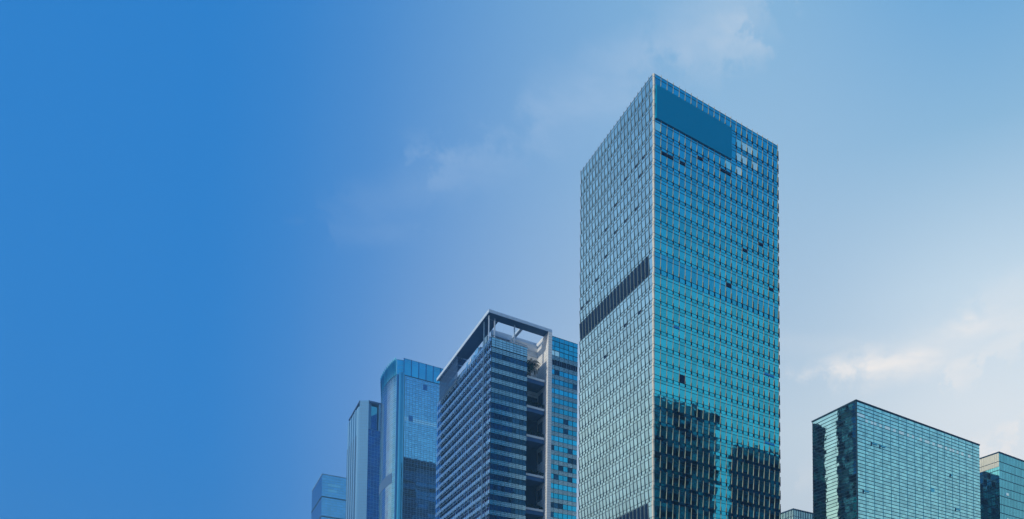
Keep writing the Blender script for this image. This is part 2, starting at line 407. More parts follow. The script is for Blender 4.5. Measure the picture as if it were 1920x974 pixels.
# ------------------------------------------------------------------ wide aqua block on the right
YG = 350
PG = pt(1605, 752, YG); HG = hgt(752, YG)
TG = thing('office_block', 'wide aqua glass office block with close dark horizontal lines right of the tall tower', 'building', PG)
wr = along(PG, DR, 1836, 834); wl = along(PG, DL, 1523, 789)
random.seed(3)
def gm_r(i, k, s_, f):
    if f and i == 2 and s_ == 1 and 2 < k < 46 and (k*7) % 5 < 3: return M['G_clear'] if random.random() < .8 else pick(M['G'])
    if f and i == 1 and s_ == 0 and k < 3: return M['G_clear']
    return pick(M['G'])
HSG = HG/46
wGr, wGl, resG = tower_shell(TG, PG, wr, wl, HG, HSG, gm_r, M['G_left'], 48, 9, .07, .26, 2, .0022, vline=False)
for k in range(1, 16):
    v = MB(); wGr.box(v, k*wr/16-.10, k*wr/16+.10, .0, .13, 0, HG-.3, M['G_joint']); v.build('vertical_joint', TG)
for i, k, nb in ((5, 5, 2), (5, 8, 2), (6, 35, 1), (9, 27, 1), (11, 37, 2), (13, 34, 2), (12, 2, 2), (14, 40, 2), (19, 41, 2), (20, 33, 2), (20, 39, 2), (19, 21, 1), (20, 23, 2), (21, 26, 1), (22, 29, 1), (21, 36, 2)):
    v = MB(); b = wr/48; zt = HG-i*HSG-.35; blue = (i, k) == (9, 27)
    hh = HSG/2
    if blue: wGr.box(v, k*b, (k+1.4)*b, 0, .22, zt-hh*1.0, zt, M['G_blue'])
    else:
        wGr.box(v, k*b, (k+.18)*b, 0, .3, zt-hh, zt, M['louvre']); wGr.box(v, (k+.18)*b, (k+nb)*b, 0, .3, zt-hh*.35, zt, M['G_blue'])
    v.build('open_window', TG)
v = MB(); wGr.box(v, -.1, .35, -.3, .3, 0, HG+.35, M['line']); v.build('corner_mullion', TG)
v = MB()
for w in (wGr, wGl): w.box(v, -.3, w.len+.3, -.5, .3, HG-.05, HG+.6, M['line'])
v.build('parapet_cap', TG)

# ------------------------------------------------------------------ far right block
YH = 430
PH = pt(1873, 849, YH); HH = hgt(849, YH)
TH_ = thing('office_block', 'sea green glass block at the far right, mirrored sky glow painted in at the top of its left side', 'building', PH)
wrh = 70; wlh = along(PH, DL, 1825, 868)
random.seed(4)
wHr, wHl, resH = tower_shell(TH_, PH, wrh, wlh, HH-.0, HH/33, M['H'], M['H'], 46, 12, .10, .34, 1, .0015)
v = MB()
for w in (wHr, wHl): w.box(v, -.2, w.len+.2, -.5, .25, HH-.05, HH+.6, M['line'])
v.build('parapet_cap', TH_)
cr = MB(); b = wlh/12; zc = HH-HH/33*1.62
for k in range(12): wHl.box(cr, k*b+.06, (k+1)*b-.06, .0, .2, zc, HH-.3, M['H_cream'])  # cream boxes standing for mirrored sunset glow
wHl.box(cr, 0, wlh, .1, .26, HH-HH/33-.3, HH-HH/33, M['line'])
cr.build('painted_glow_band', TH_, label='cream panels painting in mirrored sky glow at the top of the left side')
for (i, k, col) in ((3, 6, 'A_clear'), (7, 26, 'A_clear'), (7, 30, 'A_clear'), (4, 26, 'G_clear')):
    v = MB(); w = wHl if k < 12 else wHr; bb = w.len/(12 if k < 12 else 46)*1; kk = k if k < 12 else k-22
    w.box(v, kk*bb, kk*bb+bb*1.6, 0, .3, HH-HH/33*(i+.8), HH-HH/33*(i+.5), M[col]); v.build('open_window', TH_)

# ------------------------------------------------------------------ low building with fins between tower and block
YF = 480
PF = pt(1487.3, 955, YF); HF = hgt(955, YF)
TF = thing('finned_building', 'low building with dark vertical fins, between the tallest tower and the wide aqua block', 'building', PF)
random.seed(5)
tower_shell(TF, PF, 34, 30, HF, 4.3, M['F_glass'], M['F_glass'], 22, 20, .1, .25, 1, .003)
for w, nb in ((Wall(PF, off(PF, 34, 0)), 22), (Wall(PF, off(PF, 0, 30), flip=True), 20)):
    b = w.len/nb
    for k in range(nb+1):
        v = MB(); w.box(v, k*b-.22, k*b+.22, .05, .3, 2, HF+.5, M['F_fin']); v.build('fin', TF)
v = MB()
for w in (Wall(PF, off(PF, 34, 0)), Wall(PF, off(PF, 0, 30), flip=True)): w.box(v, -.4, w.len+.4, -.4, .5, HF-.3, HF+.3, M['F_fin'])
v.build('parapet_cap', TF)

# ------------------------------------------------------------------ banded building with roof frame
YB = 306
random.seed(6)
PC = pt(916.6, 579.5, YB); HC = hgt(579.5, YB); TKN = HC-hgt(585.3, YB)              # canopy corner
TB = thing('banded_tower', 'striped office tower with white stone side wall and an open frame on its roof', 'tower', PC)
pB = pt_h(922, 632, hgt(632, YB+1.6)); HB = hgt(632, YB+1.6)
wrB = along(pB, DR, 988.6, 651.6); wlB = along(pB, DL, 820.5, 740)
HSB = HB/40
HSB = (hgt(668, YB)-hgt(687, YB))
PB = off(pB, 0, 0)
wBr, wBl = Wall(PB, off(PB, wrB, 0)), Wall(PB, off(PB, 0, wlB), flip=True)
z = HB; i = 0
nR, nL = 10, 30
while z > 1:
    z0 = max(0, z-HSB); h = z-z0; gm, lm, sp = MB(), MB(), MB()
    zc = z0+h*.55 if i else z0                             # spandrel above, window below
    if i == 0: zc = z0+h*.08
    bR_, bL_ = wBr.len/nR, wBl.len/nL
    dull = random.random()
    for k in range(nR):
        mm = pick(M['B_win']) if random.random() < .25 else M['B_win'][min(3, int(dull*4))]
        if random.random() < .012: mm = M['A_half']
        wBr.pane(gm, k*bR_, (k+1)*bR_, z0, zc, mm, 0, 0, .004)
        wBr.pane(sp, k*bR_, (k+1)*bR_, zc, z, pick(M['B_span']), .12, .12, .002)
        wBr.box(lm, k*bR_-.05, k*bR_+.05, 0, .16, z0, z, M['line'])
    for t in (.25, .48, .72): wBr.box(lm, 0, wBr.len, .1, .2, zc+(z-zc)*t-.06, zc+(z-zc)*t+.05, M['rail'] if t == .48 else M['line'])
    wBr.box(lm, 0, wBr.len, 0, .22, zc-.08, zc, M['line']); wBr.box(lm, 0, wBr.len, 0, .2, z-.1, z, M['line'])
    zc2 = z0+h*.58
    for k in range(nL):
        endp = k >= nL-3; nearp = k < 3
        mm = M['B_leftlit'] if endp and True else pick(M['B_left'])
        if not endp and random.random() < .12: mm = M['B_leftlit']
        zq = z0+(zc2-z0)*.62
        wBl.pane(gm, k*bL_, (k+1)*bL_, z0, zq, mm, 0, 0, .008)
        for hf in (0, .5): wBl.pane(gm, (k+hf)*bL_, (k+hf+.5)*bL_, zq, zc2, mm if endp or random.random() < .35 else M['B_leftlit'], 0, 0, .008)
        wBl.pane(sp, k*bL_, (k+1)*bL_, zc2, z, pick(M['B_band']), .12, .12, .003)
        wBl.box(lm, k*bL_-.06, k*bL_+.06, 0, .16, z0, z, M['line'])
    so = gm.build('window_row', TB); sp.build('spandrel', so); lm.build('mullion_grid', so)
    # sun shades of the left side
    if z > 60 or True:
        sh = MB()
        for (u0, u1) in ((0.4, 2.6*bL_), (3.2*bL_, wBl.len-3*bL_)):
            for q, (zz, oo) in enumerate(((.26, .55), (.60, .6))):
                wBl.box(sh, u0, u1, oo-.16, oo, z0+h*zz-.05, z0+h*zz+.06, M['rail'])
            nseg = max(1, int((u1-u0)/(bL_*1)))
            for q in range(nseg+1):
                u = u0+(u1-u0)*q/nseg
                wBl.box(sh, u-.05, u+.05, .12, .5, z0+h*.25, z0+h*.62, M['rail'] if q % 2 else M['line'])
                if q < nseg and q % 2 == 0:
                    u2 = u0+(u1-u0)*(q+1)/nseg
                    sh.hexa([wBl.p(u, .3, z0+h*.3), wBl.p(u+.12, .3, z0+h*.3), wBl.p(u+.12, .38, z0+h*.3), wBl.p(u, .38, z0+h*.3),
                             wBl.p(u2, .3, z0+h*.66), wBl.p(u2+.12, .3, z0+h*.66), wBl.p(u2+.12, .38, z0+h*.66), wBl.p(u2, .38, z0+h*.66)], M['B_leftlit'])
        sh.build('sun_shade', TB)
    z = z0; i += 1
wBr2 = Wall(off(PB, wrB, 0), off(PB, wrB, wlB))            # side of the glass block facing the recess
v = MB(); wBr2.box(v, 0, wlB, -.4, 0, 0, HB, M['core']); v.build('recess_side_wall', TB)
v = prism([off(PB, .5, .5), off(PB, wrB-.5, .5), off(PB, wrB-.5, wlB-.5), off(PB, .5, wlB-.5)], 0, HB-1.2, M['core']); v.build('roof_and_core', TB)
# slim column between shades
v = MB(); wBl.box(v, 2.75*bL_, 2.75*bL_+.35, .6, .95, 0, HC-TKN-.1, M['rail']); v.build('facade_column', TB)
# glazed railing at the roof edge and plant behind it
v = MB()
for w in (wBr, wBl):
    w.box(v, 0, w.len, -.3, -.2, HB+.95, HB+1.05, M['rail'])
    for k in range(int(w.len/2)+1): w.box(v, k*2-.04, k*2+.04, -.3, -.2, HB, HB+1.0, M['rail'])
v.build('roof_railing', TB)
for k in range(22):
    v = MB(); u = 9+k*(wlB-18)/21.5; zt = 1.6+random.random()*3.4*(1-k/40)
    wBl.box(v, u, u+2+random.random()*2.5, -3.5-random.random()*2, -1, HB-1.2, HB+zt, pick([M['rail'], M['fascia'], M['B_blind'], M['soffit']])); v.build('roof_plant_box', TB)
# canopy ring
wCr = along(PC, DR, 1035.4, 618.5); wCl = along(PC, DL, 818.5, 715)
RW = 5.2
_q = off(PC, 0, RW); aINNER = along(_q, DR, 934.0, 604)
bIN = toab(pt_h(923, 618, HC))[1]-toab(PC)[1]
print('inner', aINNER, 'back', bIN, 'width', wCr)
def slab(mb, a0, a1, b0, b1, z0, z1, m, ms=None):
    P = [off(PC, a0, b0), off(PC, a1, b0), off(PC, a1, b1), off(PC, a0, b1)]
    prism(P, z0, z1, m, mb)
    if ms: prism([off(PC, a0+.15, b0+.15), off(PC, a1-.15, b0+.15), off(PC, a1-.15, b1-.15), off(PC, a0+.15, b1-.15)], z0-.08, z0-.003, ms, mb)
cn = MB()
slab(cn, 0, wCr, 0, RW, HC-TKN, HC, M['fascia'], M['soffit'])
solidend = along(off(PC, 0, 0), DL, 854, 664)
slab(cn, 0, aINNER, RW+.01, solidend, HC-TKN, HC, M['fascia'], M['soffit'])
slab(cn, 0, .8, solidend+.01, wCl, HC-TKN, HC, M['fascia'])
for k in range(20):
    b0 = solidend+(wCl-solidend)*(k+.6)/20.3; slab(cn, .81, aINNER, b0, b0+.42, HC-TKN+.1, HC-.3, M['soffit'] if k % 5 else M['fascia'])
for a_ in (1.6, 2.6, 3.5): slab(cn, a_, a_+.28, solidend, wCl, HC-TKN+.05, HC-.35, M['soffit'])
cn.build('roof_frame', TB, label='broad flat frame carried above the roof terrace')
# open lattice screen at the far end of the terrace
v = MB(); Ws = Wall(off(PC, .9, solidend*1.0), off(PC, .9, wCl-.5), flip=True)
for k in range(int(Ws.len/1.1)): Ws.box(v, k*1.1, k*1.1+.22, -.2, 0, HB-1, HC-TKN-.1, M['soffit'])
for k in range(12):
    zq = HB-1+k*(HC-TKN-HB+.6)/12; Ws.box(v, 0, Ws.len, -.26, -.21, zq, zq+.28, M['rail'] if k % 3 == 0 else M['soffit'])
v.build('lattice_screen', TB)
# back beam and cross beam
BKD = bIN
bk0a = along(off(PC, 0, BKD), DR, 922, 618); bk1a = along(off(PC, 0, BKD), DR, 1007, 645)
v = MB(); slab(v, bk0a, bk1a, BKD, BKD+1.2, HC-2.6, HC-.02, M['fascia']); v.build('back_beam', TB)
v = MB(); xb = along(off(PC, 0, RW), DR, 978, 618); slab(v, xb-.6, xb+.6, RW+.02, BKD-.02, HC-TKN+.1, HC-.3, M['fascia']); v.build('cross_beam', TB)
for px in (932, 969.4):
    a = along(PC, DR, px, 610); v = MB(); slab(v, a, a+.45, 3.2, 3.65, HB-.3, HC-TKN-.1, M['fascia']); v.build('post', TB)
v = MB(); slab(v, .8, 1.2, 2.2, 2.6, HB-1, HC-TKN-.1, M['fascia']); v.build('post', TB)
# white pylon with side wall
aP0 = along(PC, DR, 1028.2, 640); 
pyD = along(off(PC, aP0, 0), DL, 1006, 660)
py_ = MB(); slab(py_, aP0, wCr, .02, pyD, 0, HC-TKN-.02, M['white'])
slab(py_, aP0, wCr, -.002, .018, HC-TKN-.05, HC-TKN, M['white'])
py = py_.build('stone_pylon', TB)
jl = MB()
Wp = Wall(off(PC, aP0, 0), off(PC, wCr, 0)); Wq = Wall(off(PC, aP0, 0), off(PC, aP0, pyD), flip=True)
zz = HC-TKN-1.0
while zz > 2:
    Wp.box(jl, 0, Wp.len, -.05, .012, zz-.035, zz+.035, M['whiteline']); Wq.box(jl, .3, Wq.len, -.05, .012, zz-.035, zz+.035, M['whiteline']); zz -= 1.15
jl.build('cladding_joints', py)
# back wall of the recess
bw = MB(); aBW = along(off(PC, 0, pyD-1), DR, 958, 660); slab(bw, aBW, aP0-.02, pyD-1.0, pyD, 0, HC-2.7, M['white']); bwo = bw.build('recess_back_wall', TB)
jl = MB(); Wb = Wall(off(PC, aBW, pyD-1.0), off(PC, aP0, pyD-1.0)); zz = HC-6
while zz > HB-16: Wb.box(jl, 0, Wb.len-.05, -.05, .03, zz-.06, zz+.06, M['whiteline']); zz -= 2.2
jl.build('cladding_joints', bwo)
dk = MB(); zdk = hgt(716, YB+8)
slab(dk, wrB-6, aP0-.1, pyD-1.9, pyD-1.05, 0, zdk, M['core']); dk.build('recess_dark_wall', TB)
# balconies
BY = [703, 758, 813, 886, 950]
aB0, aB1 = wrB+1.3, aP0-.35*0-.3
bal_b = 3.0
for j, yy in enumerate(BY):
    Pq = off(PC, aB0, bal_b); zt = hgt(yy, Pq[1]); v = MB()
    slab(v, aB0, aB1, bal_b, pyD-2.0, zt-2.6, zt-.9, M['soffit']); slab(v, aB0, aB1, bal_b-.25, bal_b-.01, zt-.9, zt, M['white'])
    v.build('balcony', TB)
    v = MB(); Wq.box(v, pyD*.42, pyD*.80, .02, .10, zt-9.6, zt-4.4, M['core'])
    v.build('side_window', TB)
# stray planting on the balconies
def leafclump(P, z, rx, rz, n, m=None, seed=0):
    rnd = random.Random(seed); mb = MB()
    for _ in range(n):
        a = rnd.random()*2*PI; r = rx*math.sqrt(rnd.random()); c = Vector((P[0]+r*math.cos(a), P[1]+r*math.sin(a), z+rz*rnd.random()*(1-.5*r/rx)))
        t = Vector((rnd.uniform(-1, 1), rnd.uniform(-1, 1), rnd.uniform(-.3, 1))).normalized(); s = t.cross(Vector((0.3, .2, 1))).normalized()
        l = rnd.uniform(.35, .8); mb.face([c-s*.16, c+t*l*.5-s*.22, c+t*l, c+t*l*.5+s*.22, c+s*.16], m or M['leaf'])
    return mb
for j, yy in enumerate(BY[1:]):
    q = off(PC, (aB0*.45+aB1*.55), bal_b+1.2); zt = hgt(yy, q[1])
    sh = thing('balcony_shrub', ['low dark shrubs in the planter of the balcony below the palm', 'low dark shrubs in the planter two balconies below the palm', 'low dark shrubs in the third balcony below the palm', 'low dark shrubs in the lowest balcony, fourth below the palm'][j], 'shrub', q, 'shrubs on the recessed balconies', z=zt-.6)
    mb = MB()
    for kk in range(7):
        q2 = off(PC, aB0+.6+(aB1-aB0-1.2)*kk/6, bal_b+.9); m2 = leafclump(q2, zt-.5, .9, .9+.3*(kk % 3), 46, seed=j*10+kk)
        n = len(mb.v); mb.v += m2.v; mb.f += [tuple(n+x for x in f) for f in m2.f]; mb.m += [mb.mi(M['leaf'])]*len(m2.f)
    mb.build('foliage', sh)
# palm on the top balcony
def palm(P, z, label, sc=1.0, seed=1):
    T = thing('palm_tree', label, 'palm', P, z=z, group='palms on the top balcony'); rnd = random.Random(seed)
    t = MB(); n = 8; Ht = 3.3*sc
    for i in range(6):
        r0, r1 = .24-.02*i, .24-.02*(i+1); zA, zB = z+Ht*i/6, z+Ht*(i+1)/6
        for k in range(n):
            a0, a1 = 2*PI*k/n, 2*PI*(k+1)/n
            t.face([(P[0]+r0*math.cos(a0), P[1]+r0*math.sin(a0), zA), (P[0]+r0*math.cos(a1), P[1]+r0*math.sin(a1), zA), (P[0]+r1*math.cos(a1), P[1]+r1*math.sin(a1), zB), (P[0]+r1*math.cos(a0), P[1]+r1*math.sin(a0), zB)], M['trunk'])
    t.build('trunk', T); c = MB()
    for q in range(30):
        az_ = q*2.4+rnd.random()*.4; up = rnd.uniform(-.2, 1.25); ln = rnd.uniform(2.6, 3.5)*sc
        d = Vector((math.cos(az_), math.sin(az_), 0)); side = Vector((-d.y, d.x, 0)); prev = Vector((P[0], P[1], z+Ht)); ang = up
        for s in range(7):
            nx = prev+(d*math.cos(ang)+Vector((0, 0, 1))*math.sin(ang))*ln/7; wv = (.85-.09*s)*sc
            for sg in (-1, 1):
                for e in range(2):
                    b0 = prev.lerp(nx, e*.5); b1 = prev.lerp(nx, e*.5+.4)
                    c.face([b0, b1, b1+side*sg*wv+Vector((0, 0, -.55*wv))+(nx-prev)*.5], M['leaf'])
            prev = nx; ang -= .34
    c.build('crown', T)
zt = hgt(703, off(PC, aB0, bal_b)[1])
palm(off(PC, along(PC, DR, 1000, 690)+.2, bal_b+1.0), zt-.9, 'dark palm with drooping fronds on the top balcony of the recessed side', 1.85, 2)
palm(off(PC, aB0+.6, bal_b+3.4), zt-.9, 'smaller dark palm half hidden behind the striped front, left of the larger palm', 1.3, 5)

# right wing of the banded tower
YW = YB + 24
PW = pt(1030, 628, YW); 
PW = off(PC, aP0, 2.5); PW = off(PW, 0, 3.5)
HW = hgt(627, off(PW, wCr-aP0, 0)[1])
wrW = along(PW, DR, 1083.2, 641); wlW = 24
wW = Wall(PW, off(PW, wrW, 0)); aw0 = wCr-aP0-.5
z = HW; i = 0; nW = 7; uw = wrW-aw0; bW = uw/nW
HSW = HSB
while z > 1:
    z0 = max(0, z-HSW); h = z-z0; gm, sp, lm = MB(), MB(), MB(); zc = z0+h*.55
    dull = random.random()
    for k in range(nW):
        u0, u1 = aw0+k*bW, aw0+(k+1)*bW
        if i == 0 or i == 1: mm = M['C_crown'][k % 3] if (i == 1 and k < 3) else pick(M['A'])
        elif i == 2: mm = M['louvre']
        else: mm = M['B_cyan'][min(3, int(dull*2.5)+(random.random() < .5))] if random.random() > .14 else pick(M['B_win'])
        if i == 1 and k < 3: mm = M['A_clear']
        wW.pane(gm, u0, u1, z0, zc, mm, 0, 0, .003)
        wW.pane(sp, u0, u1, zc, z, pick(M['B_span'] if i > 1 else M['A']), .1, .1, .002)
        wW.box(lm, u0-.06, u0+.06, 0, .15, z0, z, M['line'])
    if i > 1:
        for t in (.2, .4, .6, .8): wW.box(lm, aw0, wrW, .08, .19, zc+(z-zc)*t-.06, zc+(z-zc)*t+.06, M['line'] if t in (.2, .6) else M['rail'])
    wW.box(lm, aw0, wrW, 0, .2, zc-.08, zc+.02, M['line']); wW.box(lm, aw0, wrW, 0, .21, z-.12, z, M['line'])
    if i == 2:
        for k in range(nW*2): wW.box(lm, aw0+k*bW/2-.08, aw0+k*bW/2+.08, .0, .15, z0, zc, M['rail'])
    so = gm.build('wing_window_row', TB); sp.build('spandrel', so); lm.build('mullion_grid', so)
    z = z0; i += 1
v = prism([off(PW, aw0+.3, .3), off(PW, wrW, .02), off(PW, wrW, wlW), off(PW, aw0+.3, wlW)], 0, HW-.1, M['core']); v.build('wing_core', TB)

# ------------------------------------------------------------------ blue tower with curved side and crown
random.seed(8)
YC = 640
HCc = hgt(673.5, YC); cp = pt(743.5, 673.5, YC)
TC = thing('curved_tower', 'blue glass tower with rounded left side and bright cyan crown, left of the striped tower', 'tower', cp)
HM = hgt(700, YC)                                          # top of the body below the crown
poly = [(744.5, 674), (739, 677.5), (733, 683), (727, 690), (721.5, 698), (717.5, 706), (715, 714)]
pl = [pt_h(x, y, HCc) for x, y in poly]
pf0 = pt_h(757.5, 676.2, HCc); pf1 = pt_h(760, 672.2, HCc+1.9)
fa = pf0; frl = along(fa, DR, 852, 698); fb = off(fa, frl, 0)
HSC = (hgt(700, YC)-hgt(714.8, YC))/2*1.0
zbase = 0; z = HM; i = 0
segs = []
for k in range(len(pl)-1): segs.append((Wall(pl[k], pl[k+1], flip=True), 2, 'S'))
wfc = Wall(pl[0], pf0); segs.append((wfc, 2, 'N'))
wff = Wall(fa, fb); segs.append((wff, 17, 'F'))
bk0, bk1 = off(pl[-1], 9, 22), off(fb, 0, 54)
segs.append((Wall(pl[-1], bk0, flip=True), 3, 'S'))
dk_z = None
while z > 1:
    z0 = max(0, z-HSC*2); gm, lm = MB(), MB()
    for w, nb, kd in segs:
        b = w.len/nb
        for k in range(nb):
            for s_ in range(4):
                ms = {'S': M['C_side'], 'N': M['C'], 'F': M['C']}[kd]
                m = pick(ms)
                if kd == 'F' and i == 5 and s_ in (1, 2): m = M['C_pale']
                w.pane(gm, k*b, (k+1)*b, z0+(z-z0)*s_/4, z0+(z-z0)*(s_+1)/4, m, 0, 0, .002 if kd != 'S' else .006)
        for s_ in range(4):
            zl = z-(z-z0)*s_/4
            w.box(lm, 0, w.len, -.05, .09, zl-(.28 if s_ % 2 == 0 else .17), zl, M['D_line'])
        if kd == 'F':
            for k in range(nb): w.box(lm, k*b-.10, k*b+.10, -.05, .1, z0, z-.2, M['D_line'])
    so = gm.build('glass_storey', TC); lm.build('mullion_grid', so)
    z = z0; i += 1
# pilaster and notch at the corner
v = MB(); wfc.box(v, wfc.len*.05, wfc.len*.30, .05, .6, 0, HM-1, M['E_side'][0]); v.build('corner_recess', TC)
v = MB()
for t in range(8):
    a0, a1 = PI*t/8, PI*(t+1)/8; c0 = wfc.len*.72; r = 2.4
    q = [wfc.p(c0+r*math.cos(a), r*.8*math.sin(a)+.05, 0) for a in (a0, a1)]
    v.face([(q[0][0], q[0][1], 0), (q[1][0], q[1][1], 0), (q[1][0], q[1][1], HM+.5), (q[0][0], q[0][1], HM+1.5)], M['C_side'][t % 3])
v.build('rounded_pilaster', TC)
v = MB(); wff.box(v, .1, 1.1, 0, .5, 0, HM, M['D_line']); v.build('front_edge_strip', TC)
# crown
cwn = MB(); cl = MB()
zc0 = HM-.2; zc1 = HCc+1.9
n6 = 7; b = wff.len/n6
for k in range(n6):
    for s_ in range(3): wff.pane(cwn, k*b, (k+1)*b, zc0+(zc1-zc0)*s_/3, zc0+(zc1-zc0)*(s_+1)/3, pick(M['C_crown']), .35, .35, .003)
    wff.box(cl, k*b-.32, k*b+.32, .3, .75, zc0-.4, zc1, M['E_side'][0])
wff.box(cl, 0, wff.len, .3, .55, zc1-.25, zc1, M['D_line']); wff.box(cl, 0, wff.len, .3, .6, zc0-.3, zc0, M['line'])
for t in (.1, .2): wff.box(cl, 0, wff.len, .36, .42, zc1-(zc1-zc0)*t-.1, zc1-(zc1-zc0)*t, M['D_line'])
for k in range(3): wfc.pane(cwn, k*wfc.len/3, (k+1)*wfc.len/3, zc0, HCc, pick(M['C_crown']), .1, .1, .003)
wfc.box(cl, 0, wfc.len, .1, .3, HCc-.2, HCc, M['D_line'])
for t in (.3, .6): wfc.box(cl, 0, wfc.len, .1, .2, zc0+(HCc-zc0)*t, zc0+(HCc-zc0)*t+.12, M['D_line'])
co = cwn.build('crown_screen', TC); cl.build('crown_mullions', co)
tl = MB()
for w, nb, kd in segs[:6]:
    for k in range(2):
        u0, u1 = k*w.len/2, (k+1)*w.len/2
        w.pane(tl, u0, u1, zc0-1, HCc-.2, M['C_teal'], .3, .3, .004)
        # pointed blades
        tl.face([w.p(u0, .3, HCc-.2), w.p(u1, .3, HCc-.2), w.p(u1, .5, HCc+2.8)], M['C_teal'])
        tl.face([w.p(u0, .3, HCc-.2), w.p(u0, 1.5, HCc+.5), w.p(u0, .3, HM-12)], M['C_teal'])
tl.build('teal_blades', TC)
v = prism([pl[0], pf0, fb, bk1, bk0]+pl[::-1][:-1], 0, HM-.3, M['core'])
# shrink slightly so that it never meets the glass
cxm = sum(q[0] for q in v.v)/len(v.v); cym = sum(q[1] for q in v.v)/len(v.v)
v.v = [(cxm+(q[0]-cxm)*.96, cym+(q[1]-cym)*.96, q[2]) for q in v.v]
v.build('roof_and_core', TC)
# dark vent band on curved side
v = MB()
for w, nb, kd in segs[1:6]: w.box(v, 0, w.len, .0, .12, hgt(899, YC)-2, hgt(884, YC), M['soffit'])
v.build('vent_band', TC)
for (px, py_) in ((797, 727), (770, 785)):
    u = along(fa, DR, px, py_); zq = hgt(py_, off(fa, u, 0)[1]); v = MB(); wff.box(v, u-1.8, u+1.8, 0, .25, zq-2.4, zq+2.4, M['E_side'][1]); v.build('open_window', TC)

# ------------------------------------------------------------------ pale tower with stepped stone piers
random.seed(9)
YD = 700
HD = hgt(751, YD)
d3 = pt(691.5, 750.5, YD); d2 = pt_h(674.7, 751.5, HD)
lenD = along(d2, DL, 654.5, 785); d1 = off(d2, 0, lenD)
TD = thing('pier_tower', 'pale blue tower with five stepped vertical piers on its left side', 'tower', d3)
wch = Wall(d2, d3); wld = Wall(d2, d1, flip=True); wrd = Wall(d3, off(d3, 46, 0))
v = MB(); wch.box(v, 0, wch.len, -8, 0, 0, HD, M['D_stone']); st = v.build('end_wall', TD)
jl = MB(); zz = HD-2
while zz > 3: wch.box(jl, 0, wch.len, -.03, .03, zz-.1, zz+.04, M['D_line']); zz -= 2.9
for k in range(1, 5): wch.box(jl, wch.len*k/5-.04, wch.len*k/5+.04, -.03, .02, 0, HD-1, M['D_line'])
jl.build('cladding_joints', st)
np_ = 5; bp = lenD/np_
for k in range(np_):
    v = MB(); u0, u1 = k*bp, (k+1)*bp
    P4 = [wld.p(u0+.05, -.3, 0), wld.p(u1-.05, 1.6 if False else .2, 0), wld.p(u1-.05, -5, 0), wld.p(u0+.05, -5, 0)]
    # saw-tooth: outer face swings out towards the far end
    zt = HD-5.8
    P4 = [wld.p(u0+.02, 1.7 if k else 0, 0), wld.p(u0+.9, 1.7 if k else .9, 0), wld.p(u1-.02, .9, 0), wld.p(u1-.02, -5, 0), wld.p(u0+.02, -5, 0)]
    prism([(q[0], q[1]) for q in P4], 0, zt, M['D_stone'], v); pr = v.build('stone_pier', TD)
    jl = MB(); zz = zt-2; Wk = Wall(P4[1][:2], P4[2][:2], flip=True)
    while zz > 3: Wk.box(jl, .1, Wk.len-.1, -.03, .03, zz-.07, zz+.02, M['D_line']); zz -= 2.9
    Wk2 = Wall(P4[1][:2], P4[2][:2], flip=True)
    wld.box(jl, u1-2.2, u1-.05, -.4, 1.25, 0, hgt(812, YD), M['soffit'])
    jl.build('cladding_joints', pr)
v = MB(); prism([wld.p(-.2, .4, 0)[:2], wld.p(lenD+.3, .4, 0)[:2], wld.p(lenD+.3, -5, 0)[:2], wld.p(-.2, -5, 0)[:2]], HD-1.1, HD-.01, M['soffit'], v); v.build('roof_edge', TD)
gt = hgt(783+20, YD)
z = hgt(804, YD); i = 0
while z > 1:
    z0 = max(0, z-7.0); gm, lm = MB(), MB()
    for k in range(16):
        b = wrd.len/16; wrd.pane(gm, .2+k*b, .2+(k+1)*b, z0, z, pick(M['D_glass']), -.1, -.1, .0025)
        wrd.box(lm, .2+k*b-.06, .2+k*b+.06, -.12, 0, z0, z-.2, M['D_line'])
    wrd.box(lm, .2, wrd.len, -.12, .0, z-.16, z, M['D_line']); wrd.box(lm, .2, wrd.len, -.12, .0, (z+z0)/2-.1, (z+z0)/2, M['D_line'])
    so = gm.build('glass_storey', TD); lm.build('mullion_grid', so); z = z0; i += 1
v = MB(); wrd.box(v, .05, 46, -4.6, -4.2, hgt(804, YD), HD-1.5, M['D_glass'][0]); v.build('terrace_screen', TD)
v = MB(); wrd.box(v, .02, 46, -7, .25, HD-1.4, HD, M['soffit']); v.build('roof_canopy', TD)
up = along(d3, DR, 712, 760); v = MB(); wrd.box(v, up-.6, up+.8, -.8, .15, hgt(804, YD), HD-1.4, M['D_stone']); v.build('post', TD)
v = prism([off(d3, .3, 8), off(d3, 45, 8), off(d3, 45, 30), off(d3, -2, 30)], 0, HD-1.2, M['core']); v.build('roof_and_core', TD)

# ------------------------------------------------------------------ low dim block at far left
random.seed(10)
YE = 950
PE = pt(604.3, 889.5, YE); HE = hgt(889.5, YE)
TE = thing('office_block', 'small flat topped dim blue glass block, leftmost building of the row', 'building', PE)
wre = 58; wle = along(PE, DL, 585, 924)
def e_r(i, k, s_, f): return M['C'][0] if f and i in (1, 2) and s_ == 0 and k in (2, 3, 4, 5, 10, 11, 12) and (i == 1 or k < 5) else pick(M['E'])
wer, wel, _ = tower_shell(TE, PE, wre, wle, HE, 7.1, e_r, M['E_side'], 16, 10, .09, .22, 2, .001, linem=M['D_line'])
for yy in (931, 968):
    v = MB(); zq = hgt(yy, YE)
    for w in (wer, wel): w.box(v, -.2, w.len, .0, .35, zq-.8, zq+.6, M['line'])
    v.build('dark_floor_band', TE)
v = MB()
for w in (wer, wel): w.box(v, -.3, w.len+.3, -.6, .3, HE-.1, HE+.8, M['D_line'])
v.build('parapet_cap', TE)

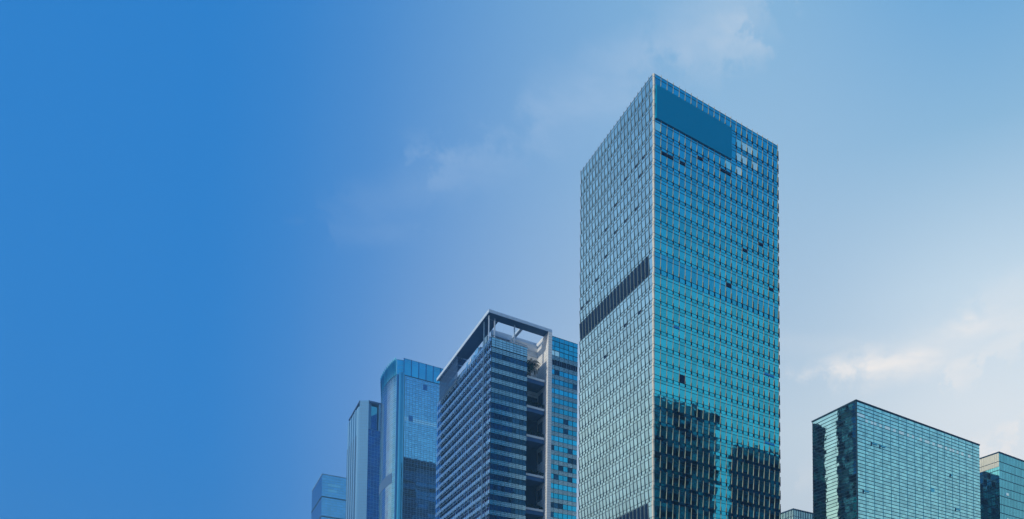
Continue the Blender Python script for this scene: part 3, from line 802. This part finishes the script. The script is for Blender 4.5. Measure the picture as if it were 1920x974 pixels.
# ------------------------------------------------------------------ neighbours seen mirrored in the glass
def mirrored(name, label, a0, a1, b0, b1, H, seed, nb=14, group=None, mats=None):
    random.seed(seed); P = AB(min(a0, a1), min(b0, b1)); T = thing(name, label, 'tower', P, group)
    tower_shell(T, P, abs(a1-a0), abs(b1-b0), H, 8.4, mats or M['R'], mats or M['R'], nb, nb, .3, .7, 2, .01, linem=M['R_band'])
    return T
aA, bA = toab(PA)
def vb(px, py, Y): return toab(pt(px, py, Y))
# in the right face of the tall tower (plane b = bA)
Yv = YA+150
a, b = vb(1206, 760, Yv); P0 = AB(a, b); a1 = a+along(P0, DR, 1322, 800)
mirrored('dark_tower', 'dark tower mirrored at the left in the lower right face of the tallest tower', a, a1, 2*bA-b-30, 2*bA-b, hgt(757, P0[1])-28, 21)
a, b = vb(1368, 842, Yv+20); P0 = AB(a, b)
mirrored('dark_tower', 'dark tower mirrored at the right in the lower right face of the tallest tower', a, a+60, 2*bA-b-9, 2*bA-b, hgt(838, P0[1])-28, 22)
# in the left face of the aqua block (plane a = aG)
aG, bG = toab(PG)
a, b = vb(1569, 775, YG+80); P0 = AB(a, b)
mirrored('dark_tower', 'dark tower behind the tallest one, mirrored beside the corner of the aqua block', 2*aG-a-30, 2*aG-a, b-12, b, hgt(752, P0[1])+8, 23, 8)
a, b = vb(1500, 790, YG+80); P0 = AB(a, b); a1 = a+along(P0, DR, 1548, 790)
mirrored('dark_tower', 'dark tower behind the tallest one, mirrored at the far left edge of the aqua block', 2*aG-a1, 2*aG-a, b, b+18, hgt(786, P0[1]), 24, 8)
# in the left face of the far right block
aH, bH = toab(PH)
a, b = vb(1895, 893, YH+40); P0 = AB(a, b); a0 = a+along(P0, DR, 1820, 905)
mirrored('dark_tower', 'dark tower hidden behind the aqua block, mirrored in the sea green block', 2*aH-a, 2*aH-a0, b, b+20, hgt(900, P0[1]), 25, 10)
# in the front of the rounded tower
bC_ = toab(fa)[1]
a, b = vb(757, 857, YC+64); P0 = AB(a, b)
mirrored('dark_tower', 'dark glass block mirrored in the lower front of the rounded tower', a, a+70, 2*bC_-b-9, 2*bC_-b, hgt(857, P0[1]), 26, 12)
# leafy roof mirrored low in the aqua block
a, b = vb(1656, 968, YG+110); P0 = AB(a, b); a1 = a+along(P0, DR, 1722, 968); hh = hgt(980, P0[1])
T = mirrored('roof_garden_tower', 'dark tower with a planted roof, mirrored low in the aqua block', a, a1, 2*bG-b-16, 2*bG-b, hh, 27, 8)
mb = MB()
for k in range(9):
    q = AB(a+(a1-a)*(k+.5)/9, 2*bG-b-7); m2 = leafclump(q, hh, 3.4, 3+4.5*math.sin(PI*(k+.5)/9), 260, seed=k)
    n = len(mb.v); mb.v += [tuple(x) for x in m2.v]; mb.f += [tuple(n+x for x in f) for f in m2.f]; mb.m += [mb.mi(M['leaf'])]*len(m2.f)
mb.build('roof_planting', T)

# ------------------------------------------------------------------ thin blue air between the buildings
hz = prism([(-3050, -3050), (3050, -3050), (3050, 3050), (-3050, 3050)], -1.0, 262.0, None)
m = bpy.data.materials.new('thin_air'); m.use_nodes = True; t = m.node_tree; t.nodes.clear()
vo = t.nodes.new('ShaderNodeVolumePrincipled'); vo.inputs['Color'].default_value = (.24, .58, .96, 1); vo.inputs['Density'].default_value = .00032
vo.inputs['Anisotropy'].default_value = 0.0
om = t.nodes.new('ShaderNodeOutputMaterial'); t.links.new(vo.outputs[0], om.inputs['Volume'])
hz.mats = [m]; hz.m = [0]*len(hz.f)
ho = hz.build('haze'); ho['kind'] = 'stuff'
